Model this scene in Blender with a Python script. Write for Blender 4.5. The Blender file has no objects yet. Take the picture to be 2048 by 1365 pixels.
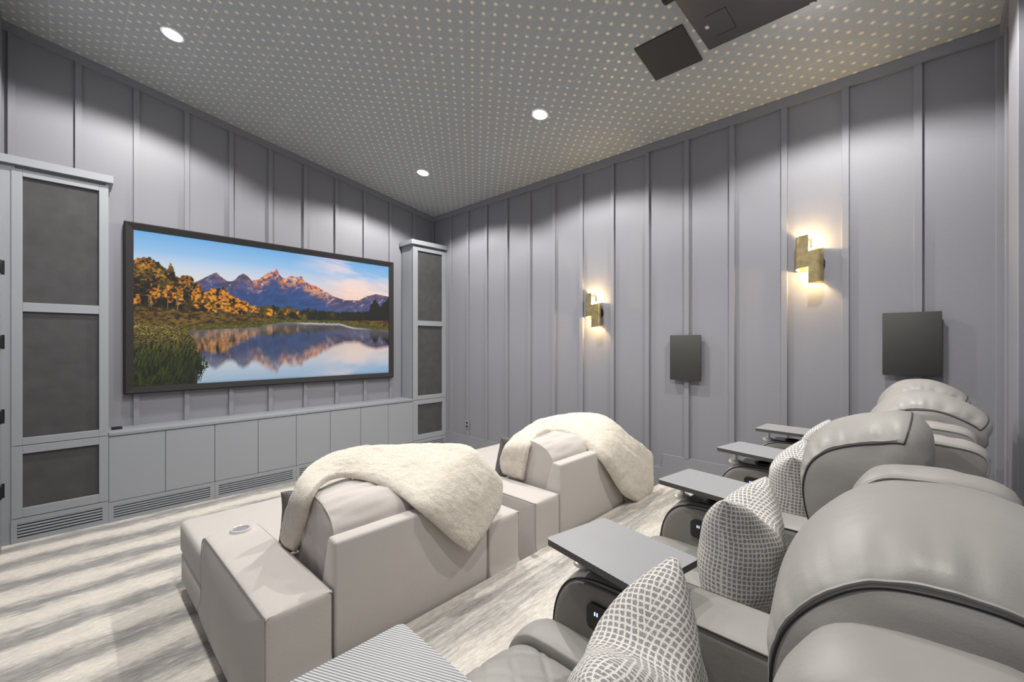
import bpy, bmesh, math, random
import numpy as np
from mathutils import Vector, Matrix, noise as mnoise

random.seed(7)
C = bpy.context.scene.collection
SC = bpy.context.scene
PI = math.pi
CZ = 1.626                      # camera height above the lower floor
F = 847.6                       # focal length in pixels of the 2048 wide frame
U0, V0 = 1024.0, 687.0
YAW = math.atan2(800.0, F)      # angle between view axis and the +X wall direction
SA, CA = math.sin(YAW), math.cos(YAW)


def ray(u, v):
    r = (u - U0) / F
    return (SA * r + CA, -CA * r + SA, (V0 - v) / F)


def on_x(u, v, X):
    d = ray(u, v); t = X / d[0]
    return Vector((X, d[1] * t, d[2] * t + CZ))


def on_y(u, v, Y):
    d = ray(u, v); t = Y / d[1]
    return Vector((d[0] * t, Y, d[2] * t + CZ))


def on_z(u, v, zrel):
    d = ray(u, v); t = zrel / d[2]
    return Vector((d[0] * t, d[1] * t, zrel + CZ))


# ------------------------------------------------------------------ room dims
XL, XR = -0.35, 4.102
YB, YF = -0.44, 5.6
PLAT_Z, PLAT_Y = 0.262, 1.79


def ceil_z(x):
    return CZ + 2.669 - 0.16 * x


# ------------------------------------------------------------------ materials
def new_mat(name):
    m = bpy.data.materials.new(name)
    m.use_nodes = True
    nt = m.node_tree
    nt.nodes.clear()
    out = nt.nodes.new('ShaderNodeOutputMaterial')
    b = nt.nodes.new('ShaderNodeBsdfPrincipled')
    nt.links.new(b.outputs[0], out.inputs[0])
    return m, nt, b


def N(nt, typ, **kw):
    n = nt.nodes.new(typ)
    for k, v in kw.items():
        if k == 'op':
            n.operation = v
        elif k.startswith('i_'):
            n.inputs[k[2:].replace('_', ' ')].default_value = v
        else:
            setattr(n, k, v)
    return n


def L(nt, a, b):
    nt.links.new(a, b)


def MATH(nt, op, a, b=None, c=None):
    n = nt.nodes.new('ShaderNodeMath'); n.operation = op
    for i, v in enumerate((a, b, c)):
        if v is None:
            continue
        if isinstance(v, (int, float)):
            n.inputs[i].default_value = v
        else:
            nt.links.new(v, n.inputs[i])
    return n.outputs[0]


def MIX(nt, fac, a, b):
    n = nt.nodes.new('ShaderNodeMix'); n.data_type = 'RGBA'
    for sock, v in ((n.inputs[0], fac), (n.inputs[6], a), (n.inputs[7], b)):
        if isinstance(v, (int, float)):
            sock.default_value = v
        elif isinstance(v, tuple):
            sock.default_value = v if len(v) == 4 else v + (1,)
        else:
            nt.links.new(v, sock)
    return n.outputs[2]


def RAMP(nt, fac, stops):
    n = nt.nodes.new('ShaderNodeValToRGB')
    e = n.color_ramp.elements
    while len(e) < len(stops):
        e.new(0.5)
    for el, (p, c) in zip(e, stops):
        el.position = p
        el.color = c if len(c) == 4 else tuple(c) + (1,)
    nt.links.new(fac, n.inputs[0])
    return n.outputs[0]


def NOISE(nt, vec, scale, detail=3, rough=.5):
    n = nt.nodes.new('ShaderNodeTexNoise')
    n.inputs['Scale'].default_value = scale
    n.inputs['Detail'].default_value = detail
    n.inputs['Roughness'].default_value = rough
    if vec is not None:
        nt.links.new(vec, n.inputs['Vector'])
    return n.outputs[0]


def COORD(nt, kind='Object', scale=None):
    n = nt.nodes.new('ShaderNodeTexCoord')
    o = n.outputs[kind]
    if scale:
        mp = nt.nodes.new('ShaderNodeMapping')
        mp.inputs['Scale'].default_value = scale
        nt.links.new(o, mp.inputs[0]); o = mp.outputs[0]
    return o


def BUMP(nt, b, height, strength, dist=.01):
    n = nt.nodes.new('ShaderNodeBump')
    n.inputs['Strength'].default_value = strength
    n.inputs['Distance'].default_value = dist
    nt.links.new(height, n.inputs['Height'])
    nt.links.new(n.outputs[0], b.inputs['Normal'])


def simple(name, col, rough=.5, metal=0., noise_amt=.06, nscale=40, bump=.0, spec=.5, emit=None, estr=0.):
    m, nt, b = new_mat(name)
    co = COORD(nt)
    nz = NOISE(nt, co, nscale, 4)
    lo = tuple(c * (1 - noise_amt) for c in col); hi = tuple(min(1, c * (1 + noise_amt)) for c in col)
    L(nt, RAMP(nt, nz, [(.3, lo), (.7, hi)]), b.inputs['Base Color'])
    b.inputs['Roughness'].default_value = rough
    b.inputs['Metallic'].default_value = metal
    b.inputs['Specular IOR Level'].default_value = spec
    if bump:
        BUMP(nt, b, nz, bump, .004)
    if emit:
        b.inputs['Emission Color'].default_value = emit + (1,)
        b.inputs['Emission Strength'].default_value = estr
    return m


M = {}
M['wall'] = simple('wall_paint_slate_grey', (.230, .233, .260), .55, noise_amt=.03, nscale=220, bump=.12, spec=.35)
M['cabinet'] = simple('cabinet_paint_blue_grey', (.285, .302, .330), .42, noise_amt=.02, nscale=150, bump=.04)
M['cloth_dark'] = simple('speaker_cloth_charcoal', (.058, .057, .060), .85, noise_amt=.14, nscale=9, bump=.0)
M['velvet'] = simple('frame_black_velvet', (.030, .029, .029), .9, noise_amt=.3, nscale=200, spec=.2)
M['black'] = simple('black_plastic', (.008, .008, .010), .3, noise_amt=.1)
M['panel_dark'] = simple('dark_grey_grille', (.036, .035, .033), .55, noise_amt=.2, nscale=300, bump=.15)
M['projector'] = simple('projector_grey_casing', (.085, .078, .078), .4, noise_amt=.05, nscale=60)
M['brass'] = simple('aged_brass', (.52, .42, .22), .33, metal=.9, noise_amt=.25, nscale=18)
M['bronze'] = simple('dark_bronze', (.05, .042, .03), .45, metal=.6)
M['silver'] = simple('satin_nickel', (.78, .76, .73), .3, metal=.35, noise_amt=.03)
M['gloss_black'] = simple('gloss_black_inset', (.012, .011, .010), .18, noise_amt=.1)
M['piping'] = simple('dark_seam_piping', (.020, .019, .018), .6, noise_amt=.1)
M['white_trim'] = simple('white_light_trim', (.8, .8, .78), .4, noise_amt=.02)
M['outlet'] = simple('outlet_grey', (.25, .25, .27), .4, noise_amt=.02)
M['thread'] = simple('seam_thread_grey', (.30, .285, .265), .6, noise_amt=.05)
M['hinge'] = simple('black_hinge', (.01, .01, .012), .4, metal=.4)
M['lamp_glow'] = simple('downlight_lens', (1, 1, 1), .5, emit=(1, .97, .92), estr=60.)
M['bulb_glow'] = simple('sconce_bulb', (1, 1, 1), .5, emit=(1, .78, .42), estr=40.)
M['button_glow'] = simple('lit_button_icons', (.2, .4, 1), .4, emit=(.40, .60, 1), estr=2.6)


def leather(name, col, rough=.48):
    m, nt, b = new_mat(name)
    co = COORD(nt)
    big = NOISE(nt, co, 5, 3)
    fine = NOISE(nt, co, 420, 2)
    L(nt, RAMP(nt, big, [(.3, tuple(c * .93 for c in col)), (.7, tuple(c * 1.06 for c in col))]), b.inputs['Base Color'])
    b.inputs['Roughness'].default_value = rough
    wr = NOISE(nt, COORD(nt, scale=(14, 5, 9)), 1.6, 3, .6)
    h = MATH(nt, 'ADD', MATH(nt, 'MULTIPLY', wr, 1.0), MATH(nt, 'MULTIPLY', fine, .10))
    BUMP(nt, b, h, .15, .012)
    return m


M['leather'] = leather('grey_leather', (.278, .270, .256), .47)
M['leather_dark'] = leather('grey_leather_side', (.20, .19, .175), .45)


def fabric_sofa():
    m, nt, b = new_mat('sofa_greige_weave')
    co = COORD(nt)
    fine = NOISE(nt, co, 300, 2)
    big = NOISE(nt, co, 3.5, 3)
    c1 = RAMP(nt, fine, [(.3, (.49, .458, .438)), (.7, (.565, .532, .508))])
    c2 = MIX(nt, MATH(nt, 'MULTIPLY', big, .25), c1, (.43, .40, .375))
    L(nt, c2, b.inputs['Base Color'])
    b.inputs['Roughness'].default_value = .9
    b.inputs['Sheen Weight'].default_value = .15
    BUMP(nt, b, MATH(nt, 'ADD', MATH(nt, 'MULTIPLY', fine, .2), NOISE(nt, co, 7, 3)), .22, .012)
    return m


M['sofa'] = fabric_sofa()


def fur():
    m, nt, b = new_mat('cream_faux_fur')
    co = COORD(nt)
    fine = NOISE(nt, COORD(nt, scale=(1, 1, .6)), 130, 4, .65)
    mid = NOISE(nt, co, 22, 3)
    c = RAMP(nt, fine, [(.22, (.60, .53, .43)), (.55, (.745, .70, .62))])
    c = MIX(nt, RAMP(nt, mid, [(.3, (.35, .35, .35)), (.55, (0, 0, 0))]), c, (.60, .54, .44))
    L(nt, c, b.inputs['Base Color'])
    b.inputs['Roughness'].default_value = .95
    b.inputs['Sheen Weight'].default_value = .35
    b.inputs['Specular IOR Level'].default_value = .1
    BUMP(nt, b, MATH(nt, 'ADD', MATH(nt, 'MULTIPLY', fine, .8), MATH(nt, 'MULTIPLY', mid, 1.0)), .6, .014)
    return m


M['fur'] = fur()


def check_fabric(name, dark, light, cell, lw=.2, dn=.6):
    """windowpane tweed on UV coordinates given in metres"""
    m, nt, b = new_mat(name)
    uv = COORD(nt, 'UV')
    wob = NOISE(nt, uv, 60, 2)
    fuzz = NOISE(nt, uv, 380, 3, .7)
    sx = nt.nodes.new('ShaderNodeSeparateXYZ'); L(nt, uv, sx.inputs[0])
    fs = []
    for i in (0, 1):
        v = MATH(nt, 'ADD', sx.outputs[i], MATH(nt, 'MULTIPLY', MATH(nt, 'SUBTRACT', wob, .5), .007))
        v = MATH(nt, 'ADD', v, MATH(nt, 'MULTIPLY', MATH(nt, 'SUBTRACT', fuzz, .5), .010))
        fr = MATH(nt, 'FRACT', MATH(nt, 'DIVIDE', v, cell))
        d = MATH(nt, 'ABSOLUTE', MATH(nt, 'SUBTRACT', fr, .5))
        fs.append(MATH(nt, 'GREATER_THAN', d, .5 - lw))
    line = MATH(nt, 'MAXIMUM', fs[0], fs[1])
    fz = NOISE(nt, uv, 420, 3, .7)
    dk = RAMP(nt, fz, [(.35, tuple(c * (1 - dn) for c in dark)), (.65, tuple(c * (1 + dn) for c in dark))])
    lt = RAMP(nt, fz, [(.3, tuple(c * .72 for c in light)), (.6, light)])
    L(nt, MIX(nt, line, dk, lt), b.inputs['Base Color'])
    b.inputs['Roughness'].default_value = .95
    b.inputs['Specular IOR Level'].default_value = .15
    BUMP(nt, b, MATH(nt, 'ADD', fz, MATH(nt, 'MULTIPLY', line, .6)), .5, .004)
    return m


M['check'] = check_fabric('grey_windowpane_tweed', (.27, .262, .258), (.76, .74, .71), .0142, .145, .6)
M['check_dark'] = check_fabric('dark_tweed', (.075, .075, .08), (.30, .29, .28), .011, .13, .6)


def carpet(name, amp, streak, sy=9):
    m, nt, b = new_mat(name)
    co = COORD(nt)
    sx = nt.nodes.new('ShaderNodeSeparateXYZ'); L(nt, co, sx.inputs[0])
    n1 = NOISE(nt, COORD(nt, scale=(.7, 2.0, 1)), 1.5, 4, .6)
    n2 = NOISE(nt, COORD(nt, scale=(2.4 if sy < 12 else 1.3, sy, 1)), 2.0, 5, .68)
    n3 = NOISE(nt, COORD(nt, scale=(7, 34, 1)), 2.0, 3, .6)
    y = MATH(nt, 'ADD', sx.outputs[1], MATH(nt, 'MULTIPLY', MATH(nt, 'SUBTRACT', n1, .5), .30))
    ph = MATH(nt, 'MULTIPLY', MATH(nt, 'SUBTRACT', y, 4.39), 2 * PI / .402)
    w = MATH(nt, 'MULTIPLY', MATH(nt, 'COSINE', ph), .5)
    w = MATH(nt, 'ADD', MATH(nt, 'MULTIPLY', w, amp), .53)
    w = MATH(nt, 'ADD', w, MATH(nt, 'MULTIPLY', MATH(nt, 'SUBTRACT', n2, .5), streak))
    w = MATH(nt, 'ADD', w, MATH(nt, 'MULTIPLY', MATH(nt, 'SUBTRACT', n3, .5), streak * .55))
    base = RAMP(nt, w, [(.12, (.80, .755, .68)), (.42, (.70, .665, .61)), (.72, (.42, .408, .39)), (1.0, (.285, .28, .275))])
    dash = NOISE(nt, COORD(nt, scale=(26, 120, 20)), 1.0, 3, .6)
    c = MIX(nt, RAMP(nt, dash, [(.42, (.42, .42, .42)), (.60, (0, 0, 0))]), base, MIX(nt, .5, base, (.16, .15, .14)))
    L(nt, c, b.inputs['Base Color'])
    b.inputs['Roughness'].default_value = .95
    b.inputs['Specular IOR Level'].default_value = .1
    BUMP(nt, b, MATH(nt, 'ADD', dash, MATH(nt, 'MULTIPLY', NOISE(nt, co, 260, 2), .6)), .6, .008)
    return m


M['carpet'] = carpet('banded_cream_grey_carpet', .72, 1.25)
M['carpet_up'] = carpet('streaked_cream_grey_carpet', .30, 1.05, 17)


def ceiling_mat():
    m, nt, b = new_mat('star_wallpaper')
    co = COORD(nt)
    sx = nt.nodes.new('ShaderNodeSeparateXYZ'); L(nt, co, sx.inputs[0])

    def lattice(x0, y0, px, py, R, core, pw):
        fx = MATH(nt, 'SUBTRACT', MATH(nt, 'FRACT', MATH(nt, 'ADD', MATH(nt, 'DIVIDE', MATH(nt, 'SUBTRACT', sx.outputs[0], x0), px), 100.5)), .5)
        fy = MATH(nt, 'SUBTRACT', MATH(nt, 'FRACT', MATH(nt, 'ADD', MATH(nt, 'DIVIDE', MATH(nt, 'SUBTRACT', sx.outputs[1], y0), py), 100.5)), .5)
        dx = MATH(nt, 'MULTIPLY', fx, px); dy = MATH(nt, 'MULTIPLY', fy, py)
        r = MATH(nt, 'SQRT', MATH(nt, 'ADD', MATH(nt, 'MULTIPLY', dx, dx), MATH(nt, 'MULTIPLY', dy, dy)))
        if pw is None:
            return MATH(nt, 'LESS_THAN', r, R)
        th = MATH(nt, 'ARCTAN2', dy, dx)
        cs = MATH(nt, 'POWER', MATH(nt, 'ABSOLUTE', MATH(nt, 'COSINE', MATH(nt, 'MULTIPLY', th, 4))), pw)
        lim = MATH(nt, 'ADD', core, MATH(nt, 'MULTIPLY', cs, R - core))
        return MATH(nt, 'LESS_THAN', r, lim)
    px, py = .1084, .1228
    s1 = lattice(3.350, .493, px, py, .0170, .0052, 2.6)
    s2 = lattice(3.350 + px / 2, .493 + py / 2, px, py, .0170, .0052, 2.6)
    star = MATH(nt, 'MAXIMUM', s1, s2)
    d1 = lattice(3.350 + px / 4, .493 + py / 4, px / 4, py / 4, .0035, 0, None)
    base = RAMP(nt, NOISE(nt, co, 160, 3), [(.3, (.38, .402, .405)), (.7, (.45, .472, .47))])
    base = MIX(nt, MATH(nt, 'MULTIPLY', d1, .5), base, (.30, .31, .31))
    # seams between wallpaper strips
    fs = MATH(nt, 'ABSOLUTE', MATH(nt, 'SUBTRACT', MATH(nt, 'FRACT', MATH(nt, 'ADD', MATH(nt, 'DIVIDE', MATH(nt, 'SUBTRACT', sx.outputs[0], 1.215), .43), 20.5)), .5))
    seam = MATH(nt, 'LESS_THAN', fs, .005)
    base = MIX(nt, MATH(nt, 'MULTIPLY', seam, .45), base, (.75, .74, .68))
    L(nt, MIX(nt, star, base, (1., .92, .70)), b.inputs['Base Color'])
    L(nt, MATH(nt, 'MULTIPLY', star, .15), b.inputs['Metallic'])
    L(nt, MATH(nt, 'SUBTRACT', .55, MATH(nt, 'MULTIPLY', star, .2)), b.inputs['Roughness'])
    return m


M['ceiling'] = ceiling_mat()


def tray_mat():
    m, nt, b = new_mat('ribbed_grey_carbon_laminate')
    co = COORD(nt)
    sx = nt.nodes.new('ShaderNodeSeparateXYZ'); L(nt, co, sx.inputs[0])
    w = MATH(nt, 'ADD', MATH(nt, 'MULTIPLY', sx.outputs[0], .90), MATH(nt, 'MULTIPLY', sx.outputs[1], .44))
    s = MATH(nt, 'ADD', MATH(nt, 'MULTIPLY', MATH(nt, 'SINE', MATH(nt, 'MULTIPLY', w, 2 * PI / .0062)), .5), .5)
    s2 = MATH(nt, 'ADD', MATH(nt, 'MULTIPLY', MATH(nt, 'SINE', MATH(nt, 'MULTIPLY', sx.outputs[1], 2 * PI / .0035)), .5), .5)
    geo = nt.nodes.new('ShaderNodeNewGeometry'); sn = nt.nodes.new('ShaderNodeSeparateXYZ'); L(nt, geo.outputs['True Normal'], sn.inputs[0])
    up = MATH(nt, 'GREATER_THAN', sn.outputs[2], .7)
    c = RAMP(nt, MATH(nt, 'ADD', MATH(nt, 'MULTIPLY', s, .85), MATH(nt, 'MULTIPLY', s2, .15)), [(.2, (.12, .122, .13)), (.8, (.47, .48, .50))])
    c = MIX(nt, up, (.075, .072, .07), c)
    L(nt, c, b.inputs['Base Color'])
    b.inputs['Roughness'].default_value = .42
    b.inputs['Metallic'].default_value = .05
    BUMP(nt, b, s, .15, .002)
    return m


M['tray'] = tray_mat()


def picture_mat():
    m, nt, b = new_mat('projected_landscape')
    a = nt.nodes.new('ShaderNodeVertexColor'); a.layer_name = 'picture'
    b.inputs['Base Color'].default_value = (.02, .02, .02, 1)
    b.inputs['Roughness'].default_value = .8
    b.inputs['Specular IOR Level'].default_value = .1
    L(nt, a.outputs[0], b.inputs['Emission Color'])
    b.inputs['Emission Strength'].default_value = PIC_STRENGTH
    return m


# ------------------------------------------------------------------ helpers
def link(o, parent=None):
    C.objects.link(o)
    if parent is not None:
        o.parent = parent
    return o


def smooth_mesh(me, angle=35):
    for p in me.polygons:
        p.use_smooth = True
    me.set_sharp_from_angle(angle=math.radians(angle))


def obj_from_bm(name, bm, mat, parent=None, origin=(0, 0, 0), angle=35, smooth=True):
    me = bpy.data.meshes.new(name)
    bmesh.ops.recalc_face_normals(bm, faces=bm.faces[:])
    if any(origin):
        bmesh.ops.translate(bm, vec=-Vector(origin), verts=bm.verts[:])
    bm.to_mesh(me); bm.free()
    if smooth:
        smooth_mesh(me, angle)
    me.materials.append(mat)
    o = bpy.data.objects.new(name, me)
    return link(o, parent)


def tag(o, label=None, cat=None, group=None, kind=None):
    if label:
        o['label'] = label
    if cat:
        o['category'] = cat
    if group:
        o['group'] = group
    if kind:
        o['kind'] = kind
    return o


def thing(name, label, cat, loc, group=None, rz=0):
    o = bpy.data.objects.new(name, None)
    o.empty_display_size = .1
    o.location = loc
    o.rotation_euler = (0, 0, rz)
    link(o)
    return tag(o, label, cat, group)


def box(bm, x0, x1, y0, y1, z0, z1, bev=0., seg=2):
    n = bmesh.new()
    vs = [n.verts.new((x, y, z)) for x in (x0, x1) for y in (y0, y1) for z in (z0, z1)]
    for f in ((0, 1, 3, 2), (4, 6, 7, 5), (0, 4, 5, 1), (2, 3, 7, 6), (0, 2, 6, 4), (1, 5, 7, 3)):
        n.faces.new([vs[i] for i in f])
    if bev:
        bmesh.ops.bevel(n, geom=n.edges[:], offset=bev, segments=seg, profile=.5, affect='EDGES')
    me = bpy.data.meshes.new('tmp'); n.to_mesh(me); n.free()
    bm.from_mesh(me); bpy.data.meshes.remove(me)
    return bm


def prism(bm, pts, axis, a0, a1):
    """extrude polygon pts (2D) along axis index between a0 and a1"""
    def mk(p, a):
        if axis == 0:
            return (a, p[0], p[1])
        if axis == 1:
            return (p[0], a, p[1])
        return (p[0], p[1], a)
    lo = [bm.verts.new(mk(p, a0)) for p in pts]
    hi = [bm.verts.new(mk(p, a1)) for p in pts]
    n = len(pts)
    for i in range(n):
        j = (i + 1) % n
        bm.faces.new((lo[i], lo[j], hi[j], hi[i]))
    bm.faces.new(lo[::-1]); bm.faces.new(hi)
    return bm


def cyl(bm, c, r, z0, z1, n=32, r2=None, cap=True):
    r2 = r if r2 is None else r2
    lo = [bm.verts.new((c[0] + r * math.cos(2 * PI * i / n), c[1] + r * math.sin(2 * PI * i / n), z0)) for i in range(n)]
    hi = [bm.verts.new((c[0] + r2 * math.cos(2 * PI * i / n), c[1] + r2 * math.sin(2 * PI * i / n), z1)) for i in range(n)]
    for i in range(n):
        j = (i + 1) % n
        bm.faces.new((lo[i], lo[j], hi[j], hi[i]))
    if cap:
        bm.faces.new(lo[::-1]); bm.faces.new(hi)
    return bm


def lathe(bm, c, prof, n=32):
    rings = []
    for r, z in prof:
        rings.append([bm.verts.new((c[0] + r * math.cos(2 * PI * i / n), c[1] + r * math.sin(2 * PI * i / n), z)) for i in range(n)])
    for a, b in zip(rings, rings[1:]):
        for i in range(n):
            j = (i + 1) % n
            bm.faces.new((a[i], a[j], b[j], b[i]))
    bm.faces.new(rings[0][::-1]); bm.faces.new(rings[-1])
    return bm


def tube(bm, pts, r, n=6, closed=True):
    P = [Vector(p) for p in pts]
    m = len(P)
    rings = []
    for i in range(m):
        if closed:
            t = (P[(i + 1) % m] - P[i - 1]).normalized()
        else:
            t = (P[min(i + 1, m - 1)] - P[max(i - 1, 0)]).normalized()
        up = Vector((1, 0, 0)) if abs(t.x) < .9 else Vector((0, 0, 1))
        a = t.cross(up).normalized(); b = t.cross(a)
        rings.append([bm.verts.new(P[i] + a * r * math.cos(2 * PI * k / n) + b * r * math.sin(2 * PI * k / n)) for k in range(n)])
    for i in range(m if closed else m - 1):
        A, B = rings[i], rings[(i + 1) % m]
        for k in range(n):
            kk = (k + 1) % n
            bm.faces.new((A[k], A[kk], B[kk], B[k]))
    if not closed:
        bm.faces.new(rings[0][::-1]); bm.faces.new(rings[-1])
    return bm


def catmull(pts, n, closed=True):
    P = [Vector(p) for p in pts]
    m = len(P)
    out = []
    segs = m if closed else m - 1
    # uniform by arc length
    dense = []
    for i in range(segs):
        if closed:
            p0, p1, p2, p3 = P[i - 1], P[i], P[(i + 1) % m], P[(i + 2) % m]
        else:
            p0, p1, p2, p3 = P[max(i - 1, 0)], P[i], P[i + 1], P[min(i + 2, m - 1)]
        for k in range(24):
            t = k / 24
            dense.append(.5 * ((2 * p1) + (-p0 + p2) * t + (2 * p0 - 5 * p1 + 4 * p2 - p3) * t * t + (-p0 + 3 * p1 - 3 * p2 + p3) * t ** 3))
    if closed:
        dense.append(dense[0].copy())
    else:
        dense.append(P[-1].copy())
    acc = [0.]
    for a, b in zip(dense, dense[1:]):
        acc.append(acc[-1] + (b - a).length)
    tot = acc[-1]
    cnt = n if closed else n - 1
    j = 0
    for i in range(n):
        s = tot * i / cnt
        while j < len(acc) - 2 and acc[j + 1] < s:
            j += 1
        d = acc[j + 1] - acc[j]
        t = 0 if d < 1e-9 else (s - acc[j]) / d
        out.append(dense[j].lerp(dense[j + 1], min(1, max(0, t))))
    return out


def fbm(x, y, z, f=1.0):
    return mnoise.noise(Vector((x * f, y * f, z * f))) + .5 * mnoise.noise(Vector((x * f * 2.1, y * f * 2.1, z * f * 2.1)))


def sweep(profile, xc, w, crown=.02, side=.015, n=72, nx=18, pucker=.0, disp=None, seed=0., power=.5, resample=True, cmin=1.0):
    """cushion: closed (y,z) profile swept in x from xc-w to xc+w, puffed between its two side seams.
    returns bmesh and the seam loops"""
    prof = catmull([(0, p[0], p[1]) for p in profile], n) if resample else [Vector((0, p[0], p[1])) for p in profile]
    n = len(prof)
    area = sum(prof[i].y * prof[(i + 1) % n].z - prof[(i + 1) % n].y * prof[i].z for i in range(n))
    sgn = 1 if area > 0 else -1
    nor = []
    for i in range(n):
        t = (prof[(i + 1) % n] - prof[i - 1]).normalized()
        nor.append(Vector((0, t.z, -t.y)) * sgn)
    cen = sum(prof, Vector()) / n
    bm = bmesh.new()
    rings = []
    for k in range(nx + 1):
        a = -1 + 2 * k / nx
        # denser near the seams
        a = math.sin(a * PI / 2)
        cr = crown * max(0., 1 - a * a) ** power
        ring = []
        for i in range(n):
            d = cr * (cmin + (1 - cmin) * max(0., nor[i].z) ** .8)
            if pucker:
                e = math.exp(-(1 - abs(a)) * w / .028)
                d += pucker * e * (1 - e) * 5. * mnoise.noise(Vector((i * 90.0 / n * .55 + seed, a * .7, 3.3 + seed)))
            p = prof[i] + nor[i] * d
            p = Vector((xc + a * w, p.y, p.z))
            if disp:
                p = p + nor[i] * disp(a * w, i / n, p)
            ring.append(bm.verts.new(p))
        rings.append(ring)
    for A, B in zip(rings, rings[1:]):
        for i in range(n):
            j = (i + 1) % n
            bm.faces.new((A[i], A[j], B[j], B[i]))
    for s, R in ((-1, rings[0]), (1, rings[-1])):
        prev = R
        for q in (.93, .8, .62, .42, .22):
            ring = []
            for i in range(n):
                p = cen + (prof[i] - cen) * q
                bul = side * (1 - q ** 3)
                if pucker:
                    bul += pucker * .8 * mnoise.noise(Vector((p.y * 14 + seed, p.z * 14, s)))
                ring.append(bm.verts.new((xc + s * (w + bul), p.y, p.z)))
            for i in range(n):
                j = (i + 1) % n
                bm.faces.new((prev[i], prev[j], ring[j], ring[i]))
            prev = ring
        c = bm.verts.new((xc + s * (w + side), cen.y, cen.z))
        for i in range(n):
            bm.faces.new((prev[i], prev[(i + 1) % n], c))
    loops = [[(xc + s * w, p.y, p.z) for p in prof] for s in (-1, 1)]
    sweep.rings = [[v.co.copy() for v in r] for r in rings]
    return bm, loops


def pipes(name, loops, r, mat, parent, n=6):
    for lp in loops:
        bm = bmesh.new(); tube(bm, lp, r, n)
        obj_from_bm(name, bm, mat, parent)


def copy_tree(o, parent=None):
    c = o.copy(); C.objects.link(c)
    if parent is not None:
        c.parent = parent
    for ch in list(o.children):
        copy_tree(ch, c)
    return c


# ================================================================== SETTING
T = .12
bm = bmesh.new(); box(bm, XL - T, XR + T, YB - T, YF + T, -.1, 0)
floor = tag(obj_from_bm('floor', bm, M['carpet'], smooth=False), 'cream and grey banded carpet of the lower level', kind='structure')
bm = bmesh.new(); box(bm, XL, XR, YB, PLAT_Y, 0.001, PLAT_Z, .008)
tag(obj_from_bm('floor_platform', bm, M['carpet_up']), 'raised carpeted platform under the recliner row', kind='structure')
bm = bmesh.new(); box(bm, 3.66, XR, PLAT_Y + .001, PLAT_Y + .29, 0.001, .127, .008)
tag(obj_from_bm('floor_step', bm, M['carpet']), 'carpeted half step beside the right wall', kind='structure')

bm = bmesh.new()
prism(bm, [(XL - T, ceil_z(XL - T)), (XR + T, ceil_z(XR + T)), (XR + T, ceil_z(XR + T) + .1), (XL - T, ceil_z(XL - T) + .1)], 1, YB - T, YF + T)
tag(obj_from_bm('ceiling', bm, M['ceiling'], smooth=False), 'sloping ceiling papered with gold stars', kind='structure')

bm = bmesh.new()
prism(bm, [(XL - T, 0), (XR + T, 0), (XR + T, ceil_z(XR + T)), (XL - T, ceil_z(XL - T))], 1, YF, YF + T)
wall_front = tag(obj_from_bm('wall_front', bm, M['wall'], smooth=False), 'slate grey batten wall behind the screen', kind='structure')
bm = bmesh.new()
prism(bm, [(XL - T, 0), (XR + T, 0), (XR + T, ceil_z(XR + T)), (XL - T, ceil_z(XL - T))], 1, YB - T, YB)
wall_back = tag(obj_from_bm('wall_back', bm, M['wall'], smooth=False), 'slate grey wall behind the recliners', kind='structure')
bm = bmesh.new(); box(bm, XR, XR + T, YB, YF, 0, ceil_z(XR))
wall_right = tag(obj_from_bm('wall_right', bm, M['wall'], smooth=False), 'slate grey batten wall with brass sconces', kind='structure')
bm = bmesh.new(); box(bm, XL - T, XL, YB, YF, 0, ceil_z(XL))
wall_left = tag(obj_from_bm('wall_left', bm, M['wall'], smooth=False), 'slate grey left wall', kind='structure')

BW, BD = .044, .025
for k in range(-1, 11):
    x = .098 + .4015 * k
    if x > 3.9:
        x = XR - .03
    if k == -1:
        x = XL + .05
    bm = bmesh.new()
    x0, x1 = x - BW / 2, x + BW / 2
    zb = CZ - .809 if .3 < x < 3.5 else CZ + 1.512
    prism(bm, [(x0, zb), (x1, zb), (x1, ceil_z(x1) - .01), (x0, ceil_z(x0) - .01)], 1, YF - BD, YF + .002)
    obj_from_bm('batten', bm, M['wall'], wall_front, smooth=False)
BASE_TOP = lambda y: .5275 if y < 1.80 else (.389 if y < 2.08 else .262)
for k in range(0, 15):
    y = 5.15 - .3985 * k
    if k == 14:
        y = YB + .03
    bm = bmesh.new()
    box(bm, XR - BD, XR + .002, y - BW / 2, y + BW / 2, BASE_TOP(y) - .005, ceil_z(XR) - .01, .002, 1)
    obj_from_bm('batten', bm, M['wall'], wall_right, smooth=False)
for (x0, x1, d) in ((3.45, 3.74, .035), (4.0, 4.07, .02)):
    bm = bmesh.new(); box(bm, x0, x1, YB - .002, YB + d, PLAT_Z, ceil_z(x1) - .005, .003, 1)
    obj_from_bm('batten', bm, M['wall'], wall_back, smooth=False)

# crown bands
bm = bmesh.new()
prism(bm, [(XL, ceil_z(XL) - .075), (XR, ceil_z(XR) - .075), (XR, ceil_z(XR)), (XL, ceil_z(XL))], 1, YF - .036, YF + .001)
tag(obj_from_bm('trim_1', bm, M['wall'], smooth=False), 'sloping top rail above the screen wall', kind='structure')
bm = bmesh.new(); box(bm, XR - .036, XR + .001, YB, YF - .037, ceil_z(XR) - .07, ceil_z(XR) + .002)
tag(obj_from_bm('trim_2', bm, M['wall'], smooth=False), 'level top rail along the sconce wall', kind='structure')
bm = bmesh.new()
prism(bm, [(XL, ceil_z(XL) - .075), (XR - .037, ceil_z(XR) - .075), (XR - .037, ceil_z(XR)), (XL, ceil_z(XL))], 1, YB - .001, YB + .036)
tag(obj_from_bm('trim_3', bm, M['wall'], smooth=False), 'sloping top rail on the back wall', kind='structure')
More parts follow.
